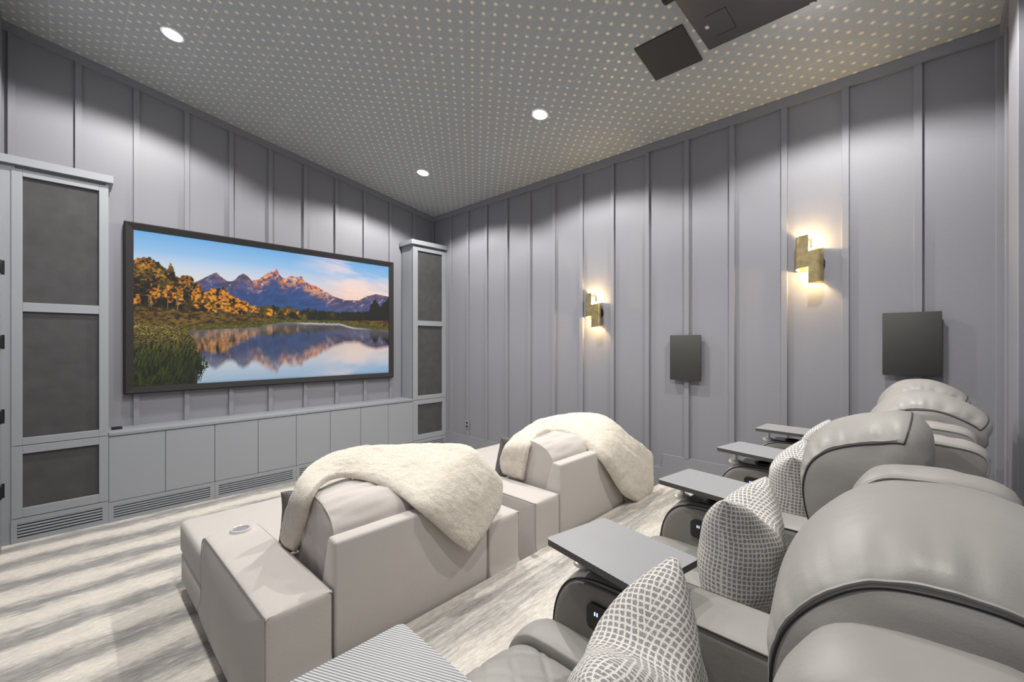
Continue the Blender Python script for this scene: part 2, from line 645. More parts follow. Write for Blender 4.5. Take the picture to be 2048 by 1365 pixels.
# stepped baseboard of the right wall, one continuous board
bm = bmesh.new()
prism(bm, [(YB, PLAT_Z - .01), (PLAT_Y, PLAT_Z - .01), (PLAT_Y, .1), (PLAT_Y + .29, .1), (PLAT_Y + .29, 0), (5.28, 0), (5.28, .262),
           (2.08, .262), (2.08, .389), (1.80, .389), (1.80, .5275), (YB, .5275)], 0, XR - .022, XR + .001)
tag(obj_from_bm('baseboard_right', bm, M['wall'], smooth=False), 'stepped grey baseboard along the sconce wall', kind='structure')

# door casing with black hinges on the left wall, beside the left tower
bm = bmesh.new(); box(bm, XL - .001, XL + .020, 4.70, 5.17, 0, 2.62, .004)
door = tag(obj_from_bm('door_1', bm, M['cabinet']), 'grey door jamb with black hinges at the left edge', kind='structure')
for zr in (.59, .01, -.57, -1.15):
    bm = bmesh.new()
    box(bm, XL + .018, XL + .028, 5.06, 5.15, CZ + zr - .05, CZ + zr + .05, .003)
    z = bmesh.new(); cyl(z, (XL + .030, 5.145), .008, CZ + zr - .055, CZ + zr + .055, 12)
    me = bpy.data.meshes.new('t'); z.to_mesh(me); z.free(); bm.from_mesh(me); bpy.data.meshes.remove(me)
    obj_from_bm('hinge', bm, M['hinge'], door)

# ================================================================== BUILT-INS
CY = 5.283            # front plane of the cabinets


def frame_slab(bm, x0, x1, z0, z1, openings, y0, y1):
    """door frame with rectangular openings (list of z ranges), stile width from opening x range"""
    xs0, xs1 = openings[0][0], openings[0][1]
    box(bm, x0, xs0, y0, y1, z0, z1, .002, 1)
    box(bm, xs1, x1, y0, y1, z0, z1, .002, 1)
    zz = [z0]
    for o in openings:
        zz += [o[2], o[3]]
    zz.append(z1)
    for i in range(0, len(zz), 2):
        box(bm, xs0, xs1, y0, y1, zz[i], zz[i + 1], .002, 1)


def vent(bm, x0, x1, z0, z1, y, yb, n=5):
    """toe board with n horizontal slots"""
    h = (z1 - z0)
    m0, m1 = .20, .82
    xa, xb = x0 + .032, x1 - .040
    box(bm, x0, xa, y, yb, z0, z1)
    box(bm, xb, x1, y, yb, z0, z1)
    box(bm, xa, xb, y, yb, z0, z0 + h * m0)
    box(bm, xa, xb, y, yb, z0 + h * m1, z1)
    zs0, zs1 = z0 + h * m0, z0 + h * m1
    st = (zs1 - zs0) / n
    for i in range(n):
        box(bm, xa, xb, y + .002, yb, zs0 + st * (i + .42), zs0 + st * (i + 1), .001, 1)


def tower(label, x0, x1, px0, px1, cx0, cx1, fx0=None, fx1=None):
    t = thing('speaker_cabinet', label, 'cabinet', ((x0 + x1) / 2, CY + .1, 0), 'speaker towers flanking the screen')
    o = t.location.copy()
    z = lambda r: CZ + r
    bm = bmesh.new()
    fx0 = x0 if fx0 is None else fx0; fx1 = x1 if fx1 is None else fx1
    # carcass: hollow behind the doors
    box(bm, fx0, x0 + .02, CY + .006, YF - .026, .0, z(1.444))
    box(bm, x1 - .02, fx1, CY + .006, YF - .026, .0, z(1.444))
    box(bm, x0 + .02, x1 - .02, CY + .10, YF - .026, .0, z(1.444))
    box(bm, x0 + .02, x1 - .02, CY + .022, CY + .10, z(1.38), z(1.444))
    obj_from_bm('carcass', bm, M['cabinet'], t, o, smooth=False)
    bm = bmesh.new(); box(bm, cx0, cx1, CY - .035, YF - .026, z(1.445), z(1.51), .0015, 1)
    obj_from_bm('cornice', bm, M['cabinet'], t, o)
    bm = bmesh.new()
    frame_slab(bm, x0, x1, z(-.835), z(1.42), [(px0, px1, z(-.775), z(.26)), (px0, px1, z(.335), z(1.365))], CY, CY + .02)
    d = obj_from_bm('door', bm, M['cabinet'], t, o, smooth=False)
    for a, b in ((-.775, .26), (.335, 1.365)):
        bm = bmesh.new(); box(bm, px0 - .005, px1 + .005, CY + .021, CY + .028, z(a) - .005, z(b) + .005)
        obj_from_bm('speaker_cloth', bm, M['cloth_dark'], d, o, smooth=False)
    bm = bmesh.new()
    frame_slab(bm, x0, x1, z(-1.425), z(-.840), [(px0, px1, z(-1.35), z(-.905))], CY, CY + .02)
    d = obj_from_bm('door', bm, M['cabinet'], t, o, smooth=False)
    bm = bmesh.new(); box(bm, px0 - .005, px1 + .005, CY + .021, CY + .028, z(-1.355), z(-.90))
    obj_from_bm('speaker_cloth', bm, M['cloth_dark'], d, o, smooth=False)
    bm = bmesh.new(); vent(bm, x0, x1, 0.0, z(-1.43), CY - .004, CY + .012)
    v = obj_from_bm('toe_grille', bm, M['cabinet'], t, o, smooth=False)
    bm = bmesh.new(); box(bm, x0 + .01, x1 - .01, CY + .03, CY + .034, .005, z(-1.44))
    obj_from_bm('grille_backing', bm, M['black'], v, o, smooth=False)
    return t


tower('tall grey speaker cabinet at the left of the screen, three dark cloth panels', -.288, .283, -.227, .221, XL + .002, .313, fx0=XL + .002)
tower('tall grey speaker cabinet at the right of the screen, in the room corner', 3.497, 4.10, 3.583, 4.03, 3.455, XR - .003)

unit_labels = ['low grey base cabinet with two plain doors, next to the left tower',
               'low grey base cabinet with two plain doors, second from the left tower',
               'low grey base cabinet with two plain doors, second from the right tower',
               'low grey base cabinet with two plain doors, next to the right tower']
UW = (3.497 - .283) / 4
for i in range(4):
    x0 = .283 + UW * i; x1 = x0 + UW
    t = thing('base_cabinet', unit_labels[i], 'cabinet', ((x0 + x1) / 2, CY + .1, 0), 'base cabinets under the screen')
    o = t.location.copy()
    bm = bmesh.new(); box(bm, x0 + .0015, x1 - .0015, CY + .021, YF - .001, .181, CZ - .846)
    obj_from_bm('carcass', bm, M['cabinet'], t, o, smooth=False)
    for j in range(2):
        a = x0 + UW / 2 * j
        bm = bmesh.new(); box(bm, a + .002, a + UW / 2 - .002, CY, CY + .02, CZ - 1.442, CZ - .852, .002, 1)
        obj_from_bm('door', bm, M['cabinet'], t, o, smooth=False)
    bm = bmesh.new(); vent(bm, x0 + .001, x1 - .001, 0, .180, CY - .004, CY + .012)
    v = obj_from_bm('toe_grille', bm, M['cabinet'], t, o, smooth=False)
    bm = bmesh.new(); box(bm, x0 + .01, x1 - .01, CY + .03, CY + .034, .005, .179)
    obj_from_bm('grille_backing', bm, M['black'], v, o, smooth=False)
bm = bmesh.new(); box(bm, .285, 3.495, CY - .006, YF - .001, CZ - .845, CZ - .81, .004)
tag(obj_from_bm('counter_top', bm, M['cabinet']), 'long grey worktop over the low cabinets beneath the screen', 'worktop')

bm = bmesh.new(); box(bm, .31, .385, 5.42, 5.48, CZ - .809, CZ - .787, .004)
t = tag(obj_from_bm('sensor_box', bm, M['black']), 'small black box on the left end of the worktop', 'device')

# ================================================================== SCREEN
PIC_STRENGTH = 1.0
M['picture'] = picture_mat()
FX0, FX1, FZ0, FZ1 = .404, 3.325, CZ - .497, CZ + 1.184
IX0, IX1, IZ0, IZ1 = .474, 3.254, CZ - .428, CZ + 1.112
YS = 5.512
t = thing('projection_screen', 'wide projection screen in a black velvet frame showing a mountain lake', 'screen', ((FX0 + FX1) / 2, YS, FZ0))
o = t.location.copy()
bm = bmesh.new()
ring_o = [(FX0, FZ0), (FX1, FZ0), (FX1, FZ1), (FX0, FZ1)]
ring_m = [(FX0 + .012, FZ0 + .012), (FX1 - .012, FZ0 + .012), (FX1 - .012, FZ1 - .012), (FX0 + .012, FZ1 - .012)]
ring_i = [(IX0, IZ0), (IX1, IZ0), (IX1, IZ1), (IX0, IZ1)]
rows = [[bm.verts.new((x, YF - .021, zz)) for x, zz in ring_o], [bm.verts.new((x, YS + .01, zz)) for x, zz in ring_o],
        [bm.verts.new((x, YS, zz)) for x, zz in ring_m], [bm.verts.new((x, YS + .022, zz)) for x, zz in ring_i],
        [bm.verts.new((x, YF - .021, zz)) for x, zz in ring_i]]
for A, B in zip(rows, rows[1:] + rows[:1]):
    for i in range(4):
        j = (i + 1) % 4
        bm.faces.new((A[i], A[j], B[j], B[i]))
obj_from_bm('frame', bm, M['velvet'], t, o, smooth=False)


def paint_picture(NX, NZ):
    """numpy painting of a lake, autumn trees and a mountain range, top row first, linear rgb"""
    rng = np.random.default_rng(5)

    def vnoise(x, y, seed):
        xi = np.floor(x).astype(int); yi = np.floor(y).astype(int)
        xf = x - xi; yf = y - yi
        xf = xf * xf * (3 - 2 * xf); yf = yf * yf * (3 - 2 * yf)
        tab = np.random.default_rng(seed).random((256, 256))
        g = lambda a, b: tab[a % 256, b % 256]
        return (g(xi, yi) * (1 - xf) + g(xi + 1, yi) * xf) * (1 - yf) + (g(xi, yi + 1) * (1 - xf) + g(xi + 1, yi + 1) * xf) * yf

    def fb(x, y, seed, o=4):
        s = 0; a = .5; tot = 0
        for k in range(o):
            s = s + a * vnoise(x * 2 ** k, y * 2 ** k, seed + k); tot += a; a *= .55
        return s / tot
    zs = 2048 / 550.

    def pic(zx, zy):          # zoomed photo pixel to picture coordinates (0..1, 0 top)
        p = on_y(250 + zx / zs, 440 + zy / zs, YS + .03)
        return ((p.x - IX0) / (IX1 - IX0), (IZ1 - p.z) / (IZ1 - IZ0))

    def line(pts, xs):
        q = sorted(pic(*p) for p in pts)
        return np.interp(xs, [a for a, _ in q], [b for _, b in q])
    X = (np.arange(NX) + .5) / NX
    Y = (np.arange(NZ) + .5) / NZ
    XX, YY = np.meshgrid(X, Y)
    asp = (IX1 - IX0) / (IZ1 - IZ0)
    px = XX * asp * 100; py = YY * 100
    jit = lambda f, amp, seed: (fb(X * asp * f, X * 0 + .5, seed, 4) - .5) * amp
    ridge = line([(300, 560), (500, 490), (530, 465), (600, 430), (640, 410), (680, 393), (710, 420), (760, 455), (800, 460), (830, 440), (850, 415), (885, 402),
                  (920, 425), (945, 455), (1000, 445), (1020, 430), (1060, 400), (1100, 375), (1130, 365), (1150, 410), (1170, 430), (1190, 440),
                  (1220, 425), (1245, 418), (1270, 430), (1320, 422), (1335, 455), (1375, 480), (1430, 500), (1490, 535), (1560, 575), (1640, 600),
                  (1740, 602), (1800, 570), (1870, 555), (1955, 572)], X) + jit(70, .006, 11)
    trees = line([(68, 300), (110, 295), (150, 285), (200, 300), (250, 320), (290, 350), (320, 370), (340, 330), (360, 360), (385, 420), (420, 430),
                  (450, 412), (500, 425), (530, 470), (550, 480), (570, 500), (600, 540), (640, 515), (700, 520), (740, 505), (780, 560), (830, 580),
                  (880, 600), (910, 610), (950, 640), (1000, 650), (1080, 635), (1150, 650), (1250, 655), (1300, 680), (1370, 668), (1450, 680),
                  (1600, 690), (1750, 690), (1812, 690), (1830, 630), (1865, 595), (1900, 655), (1930, 610), (1965, 575)], X) + jit(60, .03, 21) - np.abs(jit(150, .02, 25))
    bank = line([(68, 640), (300, 660), (600, 685), (900, 705), (1160, 740), (1640, 752), (1960, 752)], X) + jit(40, .012, 31)
    water = line([(68, 828), (480, 826), (700, 815), (1000, 800), (1030, 785), (1150, 768), (1190, 760), (1600, 772), (1650, 786), (1700, 800), (1800, 808), (1960, 822)], X) + jit(50, .006, 41)
    hz = line([(68, 742), (1100, 745), (1960, 752)], X)

    def lerp(a, b, t):
        t = np.clip(t, 0, 1)[..., None]
        return np.array(a) * (1 - t) + np.array(b) * t
    S = lambda r, g, b: tuple((c / 255.) ** 2.2 for c in (r, g, b))

    def sky(yy, xx):
        c = lerp(S(104, 166, 218), S(168, 200, 232), yy / .22)
        lo = lerp(S(240, 222, 200), S(250, 196, 160), (xx - .3) / .5)
        t = np.clip((yy - .12) / .30, 0, 1)[..., None]
        c = c * (1 - t) + lo * t
        cl = fb(xx * asp * 2.4 + yy * 2, yy * 11 - xx * 2.6, 53, 5)
        m = np.clip((cl - .40) * 4.0, 0, 1) * np.clip((xx - .52) * 4, 0, 1) * np.clip((.5 - yy) * 6, 0, 1)
        cc = lerp(S(236, 214, 222), S(252, 214, 186), yy / .35)
        m = m[..., None] * .8
        return c * (1 - m) + cc * m

    def mountain(yy, xx, rdg):
        d = yy - rdg
        n1 = fb(xx * asp * 34 + d * 30, yy * 42, 61, 5)
        n2 = fb(xx * asp * 70 - d * 20, yy * 55, 66, 4)
        base = lerp(S(58, 72, 120), S(40, 72, 122), d / .22)
        base = base * (.55 + .9 * n1)[..., None]
        rock = lerp(S(74, 60, 82), S(130, 96, 100), (n1 - .38) * 3)
        t = np.clip(1 - d / .14, 0, 1) * np.clip(n2 * 1.8 - .2, 0, 1)
        base = base * (1 - t[..., None]) + rock * t[..., None]
        # sunlit summits
        hi = np.clip((.355 - rdg) / .03, 0, 1) * np.clip((xx - .34) * 12, 0, 1) * np.clip((.73 - xx) * 12, 0, 1)
        lit = np.clip(1.15 - d / .085, 0, 1) * hi * np.clip((n2 - .33) * 4.5, 0, 1)
        sun = lerp(S(196, 96, 62), S(252, 182, 122), (n1 - .35) * 3.2)
        base = base * (1 - lit[..., None]) + sun * lit[..., None]
        snow = np.clip((fb(xx * asp * 30 + yy * 34, yy * 26 - xx * 20, 71, 4) - .69) * 16, 0, 1) * np.clip(1 - d / .15, 0, 1) * .65
        return base * (1 - snow[..., None]) + np.array(S(206, 208, 226)) * snow[..., None]

    golds = [(215, 545, 46, 78), (332, 560, 42, 62), (412, 572, 32, 78), (548, 560, 46, 85), (640, 605, 62, 88), (742, 605, 58, 95), (850, 640, 62, 62),
             (965, 660, 36, 30), (1090, 690, 30, 24), (1290, 700, 14, 22), (90, 590, 34, 40), (150, 330, 90, 40), (450, 450, 60, 35), (1200, 690, 26, 16)]
    gpic = []
    for a, b_, c, d_ in golds:
        q0 = pic(a, b_); q1 = pic(a + c, b_); q2 = pic(a, b_ + d_)
        gpic.append((q0[0], q0[1], max(.004, q1[0] - q0[0]), max(.004, q2[1] - q0[1])))

    def forest(yy, xx, top):
        n1 = fb(xx * asp * 22, yy * 22, 81, 5)
        n2 = fb(xx * asp * 80, yy * 80, 85, 3)
        blob = fb(xx * asp * 16, yy * 12, 88, 3)
        dark = lerp(S(12, 16, 8), S(104, 86, 26), (n1 - .38) * 2.2 + (n2 - .5) * 1.1)
        dep = np.clip((yy - top) / .30, 0, 1)
        dark = dark * (1.15 - .75 * dep)[..., None]
        g = np.zeros_like(xx)
        for k, (cx, cy, rx, ry) in enumerate(gpic):
            e = 1.25 - ((xx - cx) / rx) ** 2 - ((yy - cy) / ry) ** 2 + (n1 - .5) * 2.4 + (n2 - .5) * 1.6
            w_ = .55 if k >= 11 else 1.
            g = np.maximum(g, np.clip(e * 1.6, 0, 1) * w_)
        gold = lerp(S(92, 50, 8), S(236, 150, 38), (n2 - .30) * 2.0 + (n1 - .5) * .8)
        g = g * np.clip((n2 - .33) * 5, .10, 1)
        fl = np.clip((n2 - .56) * 6, 0, 1) * np.clip((.24 - xx) * 12, 0, 1) * np.clip(1.1 - (yy - top) / .20, 0, 1) * .7
        g = np.maximum(g, fl)
        c = dark * (1 - g[..., None]) + gold * g[..., None]
        far = np.clip((xx - .50) * 14, 0, 1) * (1 - g)
        fc = lerp(S(14, 22, 16), S(92, 84, 30), (n1 - .5) * 4 * np.clip(1.2 - (xx - .5) * 4.4, .05, 1))
        c = c * (1 - far[..., None]) + fc * far[..., None]
        sp = np.clip((xx - .885) * 80, 0, 1)
        c = c * (1 - sp[..., None]) + np.array(S(14, 20, 20)) * sp[..., None] * (.6 + .8 * n1)[..., None]
        return c

    def scene_col(yy, xx):
        xi = np.clip((xx * NX).astype(int), 0, NX - 1)
        c = sky(yy, xx)
        r = ridge[xi]
        m = (yy > r)[..., None]
        c = np.where(m, mountain(yy, xx, r), c)
        tt = trees[xi] + (fb(xx * asp * 60, yy * 60, 95, 3) - .5) * .03
        c = np.where((yy > tt)[..., None], forest(yy, xx, tt), c)
        # pale trunks
        bk = bank[xi]
        tr = np.zeros_like(xx)
        for zx in (180, 197, 318, 388, 395):
            x0 = pic(zx, 600)[0]
            tr = np.maximum(tr, (np.abs(xx - x0 - (yy - .4) * .008) < .0009) & (yy < bk) & (yy > bk - .085))
        c = np.where(tr[..., None] > 0, np.array(S(128, 100, 62)), c)
        return c
    out = scene_col(YY, XX)
    # bank of shrubs
    n1 = fb(px * .45, py * .9, 101, 4); n2 = fb(px * 1.6, py * 2.4, 105, 3)
    shrub = lerp(S(44, 30, 16), S(122, 94, 36), (n1 - .32) * 2.2) * (.35 + 1.1 * n2)[..., None]
    gr = lerp(S(30, 42, 10), S(112, 112, 32), (n2 - .3) * 1.8)
    wb = water[None, :] - YY
    t = np.clip(1 - wb / .055, 0, 1)[..., None]
    shrub = shrub * (1 - t) + gr * t
    out = np.where((YY > bank[None, :])[..., None], shrub, out)
    # water: mirrored scene with ripples and haze
    mir = 2 * hz[None, :] - YY + .016
    mx = np.clip(XX + (fb(px * .3, py * 3, 111, 3) - .5) * .006, 0, .9999)
    ref = scene_col(np.clip(mir, 0, .999), mx)
    kb = max(2, NZ // 60)
    ref = sum(np.roll(ref, q, 0) for q in range(-kb, kb + 1)) / (2 * kb + 1)
    lum = ref.mean(-1, keepdims=True)
    ref = ref * .60 + lum * .22
    deep = np.clip((YY - .80) / .20, 0, 1)[..., None]
    lft = np.clip(1.25 - XX * 1.15, .15, 1)[..., None]
    ref = ref * (1 - deep * .6 * lft) + np.array(S(140, 164, 182)) * deep * .6 * lft
    hazeamt = np.clip(1 - (YY - water[None, :]) / .10, 0, 1) * (.35 + .5 * fb(px * .12, py * .5, 121, 3))
    hazeamt = hazeamt[..., None] * .55
    ref = ref * (1 - hazeamt) + np.array(S(150, 142, 152)) * hazeamt
    shine = (np.clip(1 - np.abs(YY - water[None, :] - .008) / .012, 0, 1) * np.clip((XX - .53) * 20, 0, 1) * np.clip((.9 - XX) * 10, 0, 1))[..., None]
    shine = shine * .65
    ref = ref * (1 - shine) + np.array(S(214, 206, 214)) * shine
    out = np.where((YY > water[None, :])[..., None], ref, out)
    # near reeds at the left
    edge = line([(68, 742), (200, 755), (330, 775), (440, 806), (475, 825)], X)
    q = sorted(((pic(a, b)[1], pic(a, b)[0]) for a, b in ((475, 800), (478, 830), (505, 860), (535, 900), (560, 950), (572, 985), (590, 1060), (596, 1100), (560, 1160), (540, 1200), (525, 1240))))
    rb = np.interp(Y, [a for a, _ in q], [b for _, b in q])
    blade = fb(px * 2.2 + py * .5, py * .35, 131, 4)
    blade2 = fb(px * 3.0 - py * .6, py * .4, 136, 3)
    msk = (YY > edge[None, :] + (n2 - .5) * .05) & (XX < rb[:, None] + (blade - .5) * .06)
    yd = np.clip((YY - .56) / .36, 0, 1)
    bush = lerp(S(124, 104, 44), S(58, 72, 16), yd * 1.4)
    tex = np.where(yd > .40, np.clip((blade - .33) * 2.6, .03, 1.4) * (.4 + blade2), np.clip((n2 - .28) * 2.4, .06, 1.4) * (.5 + n1))
    bush = bush * tex[..., None] * (1.2 - .45 * yd)[..., None]
    flec = np.clip((n2 - .66) * 9, 0, 1)[..., None] * np.clip(1 - yd * 1.6, 0, 1)[..., None]
    bush = bush * (1 - flec) + np.array(S(186, 164, 104)) * flec
    rdark = np.clip((XX - rb[:, None] + .10) / .10, 0, 1) * np.clip((YY - .75) * 6, 0, 1)
    bush = bush * (1 - .65 * rdark[..., None])
    out = np.where(msk[..., None], bush, out)
    return np.clip(out, 0, 1)


NXP, NZP = 540, 300
img = paint_picture(NXP, NZP)
verts = []
xs = np.linspace(IX0 - .004, IX1 + .004, NXP + 1) - o.x
zz_ = np.linspace(IZ1 + .004, IZ0 - .004, NZP + 1) - o.z
gx, gz = np.meshgrid(xs, zz_)
vv = np.stack([gx.ravel(), np.full(gx.size, YS + .03 - o.y), gz.ravel()], -1)
idx = np.arange((NXP + 1) * (NZP + 1)).reshape(NZP + 1, NXP + 1)
fa = np.stack([idx[:-1, :-1], idx[1:, :-1], idx[1:, 1:], idx[:-1, 1:]], -1).reshape(-1, 4)
me = bpy.data.meshes.new('picture')
me.vertices.add(len(vv)); me.vertices.foreach_set('co', vv.ravel())
me.loops.add(fa.size); me.loops.foreach_set('vertex_index', fa.ravel())
me.polygons.add(len(fa)); me.polygons.foreach_set('loop_start', np.arange(0, fa.size, 4)); me.polygons.foreach_set('loop_total', np.full(len(fa), 4))
me.update(); me.validate()
ca = me.color_attributes.new('picture', 'FLOAT_COLOR', 'CORNER')
cols = np.ones((len(fa), 4, 4), np.float32)
cols[:, :, :3] = img.reshape(-1, 1, 3)
ca.data.foreach_set('color', cols.ravel())
me.materials.append(M['picture'])
po = link(bpy.data.objects.new('picture', me), t)
tag(po, 'projected picture of autumn trees, lake and sunlit peaks')
bm = bmesh.new(); box(bm, IX0 - .01, IX1 + .01, YS + .034, YF - .027, IZ0 - .01, IZ1 + .01)
obj_from_bm('backing', bm, M['black'], t, o, smooth=False)

# ================================================================== WALL AND CEILING DEVICES
for lab, y0, y1, za, zb in (('flat dark square speaker low on the right wall, nearer the screen', 1.42, 1.71, .078, -.352),
                            ('flat dark square speaker on the right wall above the recliner backs', -.147, .155, .217, -.226)):
    t = thing('wall_speaker', lab, 'speaker', (XR - .02, (y0 + y1) / 2, CZ + zb), 'flush speakers on the right wall')
    o = t.location.copy()
    bm = bmesh.new(); box(bm, XR - .045, XR - .0255, y0 + .006, y1 - .006, CZ + zb + .006, CZ + za - .006)
    obj_from_bm('housing', bm, M['black'], t, o, smooth=False)
    bm = bmesh.new(); box(bm, XR - .057, XR - .0455, y0, y1, CZ + zb, CZ + za, .003)
    obj_from_bm('grille', bm, M['panel_dark'], t, o)

bm = bmesh.new()
pts = [(2.925, 1.152), (3.30, 1.146), (3.30, 1.51), (2.925, 1.506)]
lo = [bm.verts.new((x, y, ceil_z(x) - .012)) for x, y in pts]; hi = [bm.verts.new((x, y, ceil_z(x) - .0005)) for x, y in pts]
bm.faces.new(lo); bm.faces.new(hi[::-1])
for i in range(4):
    bm.faces.new((lo[i], hi[i], hi[(i + 1) % 4], lo[(i + 1) % 4]))
cs = tag(obj_from_bm('ceiling_speaker', bm, M['panel_dark'], smooth=False), 'flat dark square speaker grille set in the starry ceiling', 'speaker')

# projector
t = thing('projector', 'large dark grey projector hung from the ceiling above the recliners', 'projector', (2.70, .60, CZ + 1.99))
o = t.location.copy()
bm = bmesh.new()
box(bm, 2.30, 3.012, .14, 1.005, CZ + 1.985, CZ + 2.155, .012, 2)
obj_from_bm('casing', bm, M['projector'], t, o)
bm = bmesh.new()
lathe(bm, (2.65, .6), [(.045, CZ + 2.153), (.045, ceil_z(2.65) - .03), (.09, ceil_z(2.65) - .025), (.09, ceil_z(2.65) + .01)], 24)
obj_from_bm('mount', bm, M['projector'], t, o)
bm = bmesh.new(); b2 = bmesh.new()
cyl(b2, (0, 0), .075, 0, .06, 32)
bmesh.ops.rotate(b2, matrix=Matrix.Rotation(-PI / 2, 3, 'X'), verts=b2.verts[:])
bmesh.ops.translate(b2, vec=(2.41, 1.0, CZ + 2.065), verts=b2.verts[:])
me = bpy.data.meshes.new('t'); b2.to_mesh(me); b2.free(); bm.from_mesh(me); bpy.data.meshes.remove(me)
obj_from_bm('lens', bm, M['gloss_black'], t, o)
bm = bmesh.new()
box(bm, 2.68, 2.90, .80, .803, CZ + 1.9835, CZ + 1.986); box(bm, 2.68, 2.683, .80, .92, CZ + 1.9835, CZ + 1.986)
box(bm, 2.897, 2.90, .80, .92, CZ + 1.9835, CZ + 1.986)
hatch = obj_from_bm('hatch_line', bm, M['black'], t, o, smooth=False)
bm = bmesh.new(); box(bm, 2.76, 2.79, .925, .945, CZ + 1.982, CZ + 1.986)
obj_from_bm('latch', bm, M['silver'], t, o)
bm = bmesh.new()
for k in range(7):
    box(bm, 2.99, 3.0, .20 + k * .035, .225 + k * .035, CZ + 1.983, CZ + 1.986)
obj_from_bm('vent_slots', bm, M['silver'], t, o, smooth=False)

# downlights
LIGHT_POS = [(.624, 4.464, 'in front of the screen, at the left'), (3.133, 4.508, 'nearest the far right corner of the room'),
             (3.10, 2.561, 'in the middle of the ceiling, above the right sofa')]
EXTRA_POS = [(.62, 2.56, 'above the left sofa'), (.62, .35, 'above the left end of the recliner row'), (3.12, .42, 'above the right end of the recliner row')]
SPOT_W = 175.
for i, (x, y, where) in enumerate(LIGHT_POS + EXTRA_POS):
    t = thing('downlight', 'lit round recessed ceiling light ' + where, 'ceiling light', (x, y, ceil_z(x)), 'recessed ceiling lights')
    sl = math.atan(.16)
    t.rotation_euler = (0, sl, 0)
    bm = bmesh.new()
    lathe(bm, (0, 0), [(.060, -.001), (.063, -.010), (.080, -.009), (.084, .002)], 32)
    obj_from_bm('trim_ring', bm, M['white_trim'], t)
    bm = bmesh.new(); cyl(bm, (0, 0), .060, -.0125, -.0105, 32)
    obj_from_bm('lens', bm, M['lamp_glow'], t)
    ld = bpy.data.lights.new('downlight_lamp', 'SPOT')
    ld.energy = SPOT_W
    ld.spot_size = math.radians(148); ld.spot_blend = .26; ld.shadow_soft_size = .035
    ld.color = (1, .965, .915)
    lo_ = bpy.data.objects.new('downlight_lamp', ld)
    lo_.location = (x - .006, y, ceil_z(x) - .035)
    lo_.rotation_euler = (0, sl, 0)
    link(lo_)


# sconces
def sconce(label, yc, zc, rel=1.0):
    t = thing('wall_sconce', label, 'wall light', (XR, yc, CZ + zc), 'brass sconces on the right wall')
    bm = bmesh.new()
    # round back plate
    b2 = bmesh.new(); cyl(b2, (0, 0), .062, 0, .014, 32)
    bmesh.ops.rotate(b2, matrix=Matrix.Rotation(-PI / 2, 3, 'Y'), verts=b2.verts[:])
    bmesh.ops.translate(b2, vec=(-.0005, -.035, -.03), verts=b2.verts[:])
    box(b2, -.05, -.012, -.012, .012, -.03, .03, .003)
    me = bpy.data.meshes.new('t'); b2.to_mesh(me); b2.free(); bm.from_mesh(me); bpy.data.meshes.remove(me)
    obj_from_bm('back_plate', bm, M['bronze'], t)
    for sgn, zf0, zf1, zk in ((1, -.062, .190, -.035), (-1, -.190, .062, .035)):
        # U shaped brass shell open toward the centre line, front sheet longer on the outside
        path = []
        for k in range(5):
            path.append((-.100, sgn * .056 * k / 4))
        for k in range(1, 16):
            a = PI * k / 16
            path.append((-.060 - .040 * math.cos(a), sgn * (.056 + .034 * math.sin(a))))
        for k in range(5):
            path.append((-.020, sgn * .056 * (1 - k / 4)))
        m = len(path)
        P = [Vector((a, b, 0)) for a, b in path]
        bm = bmesh.new(); ro = []
        for k in range(m):
            tg = (P[min(k + 1, m - 1)] - P[max(k - 1, 0)]).normalized()
            nn = Vector((tg.y, -tg.x, 0)) * .0015
            f = k / (m - 1)
            za, zb_ = zf0 + zk * f, zf1 + zk * f
            q = []
            for d, zz in ((nn, za), (nn, zb_), (-nn, zb_), (-nn, za)):
                q.append(bm.verts.new((P[k].x + d.x, P[k].y + d.y, zz)))
            ro.append(q)
        for A, B in zip(ro, ro[1:]):
            for c in range(4):
                bm.faces.new((A[c], A[(c + 1) % 4], B[(c + 1) % 4], B[c]))
        bm.faces.new(ro[0]); bm.faces.new(ro[-1][::-1])
        obj_from_bm('shade', bm, M['brass'], t)
    for sgn, zb in ((1, .055), (-1, -.055)):
        bm = bmesh.new()
        lathe(bm, (-.060, sgn * .012), [(.004, zb - .03), (.011, zb - .02), (.013, zb), (.011, zb + .02), (.004, zb + .03)], 16)
        obj_from_bm('bulb', bm, M['bulb_glow'], t)
        ld = bpy.data.lights.new('sconce_lamp', 'POINT'); ld.energy = 9.; ld.color = (1, .72, .36); ld.shadow_soft_size = .012
        lo_ = bpy.data.objects.new('sconce_lamp', ld)
        lo_.location = (XR - .060, yc + sgn * .03, CZ + zc + zb * 1.9)
        link(lo_)
    return t


sconce('brass two-shade wall sconce nearer the screen, lit', 2.575, .365)
sconce('brass two-shade wall sconce above the recliner backs, lit', .590, .662)

# outlet low on the right wall
t = thing('power_outlet', 'small grey power outlet low on the right wall near the corner tower', 'outlet', (XR - .02, 4.75, CZ - 1.26))
o = t.location.copy()
bm = bmesh.new(); box(bm, XR - .032, XR - .0245, 4.715, 4.785, CZ - 1.26, CZ - 1.14, .003); obj_from_bm('cover_plate', bm, M['outlet'], t, o)
for dz in (.025, .078):
    bm = bmesh.new(); box(bm, XR - .035, XR - .0315, 4.733, 4.767, CZ - 1.26 + dz, CZ - 1.26 + dz + .028, .002)
    obj_from_bm('socket', bm, M['black'], t, o)


# ================================================================== SOFAS
def rounded_rect(x0, x1, y0, y1, r, n=6):
    out = []
    for cx, cy, a0 in ((x1 - r, y1 - r, 0), (x0 + r, y1 - r, PI / 2), (x0 + r, y0 + r, PI), (x1 - r, y0 + r, 1.5 * PI)):
        for k in range(n + 1):
            a = a0 + PI / 2 * k / n
            out.append((cx + r * math.cos(a), cy + r * math.sin(a)))
    return out


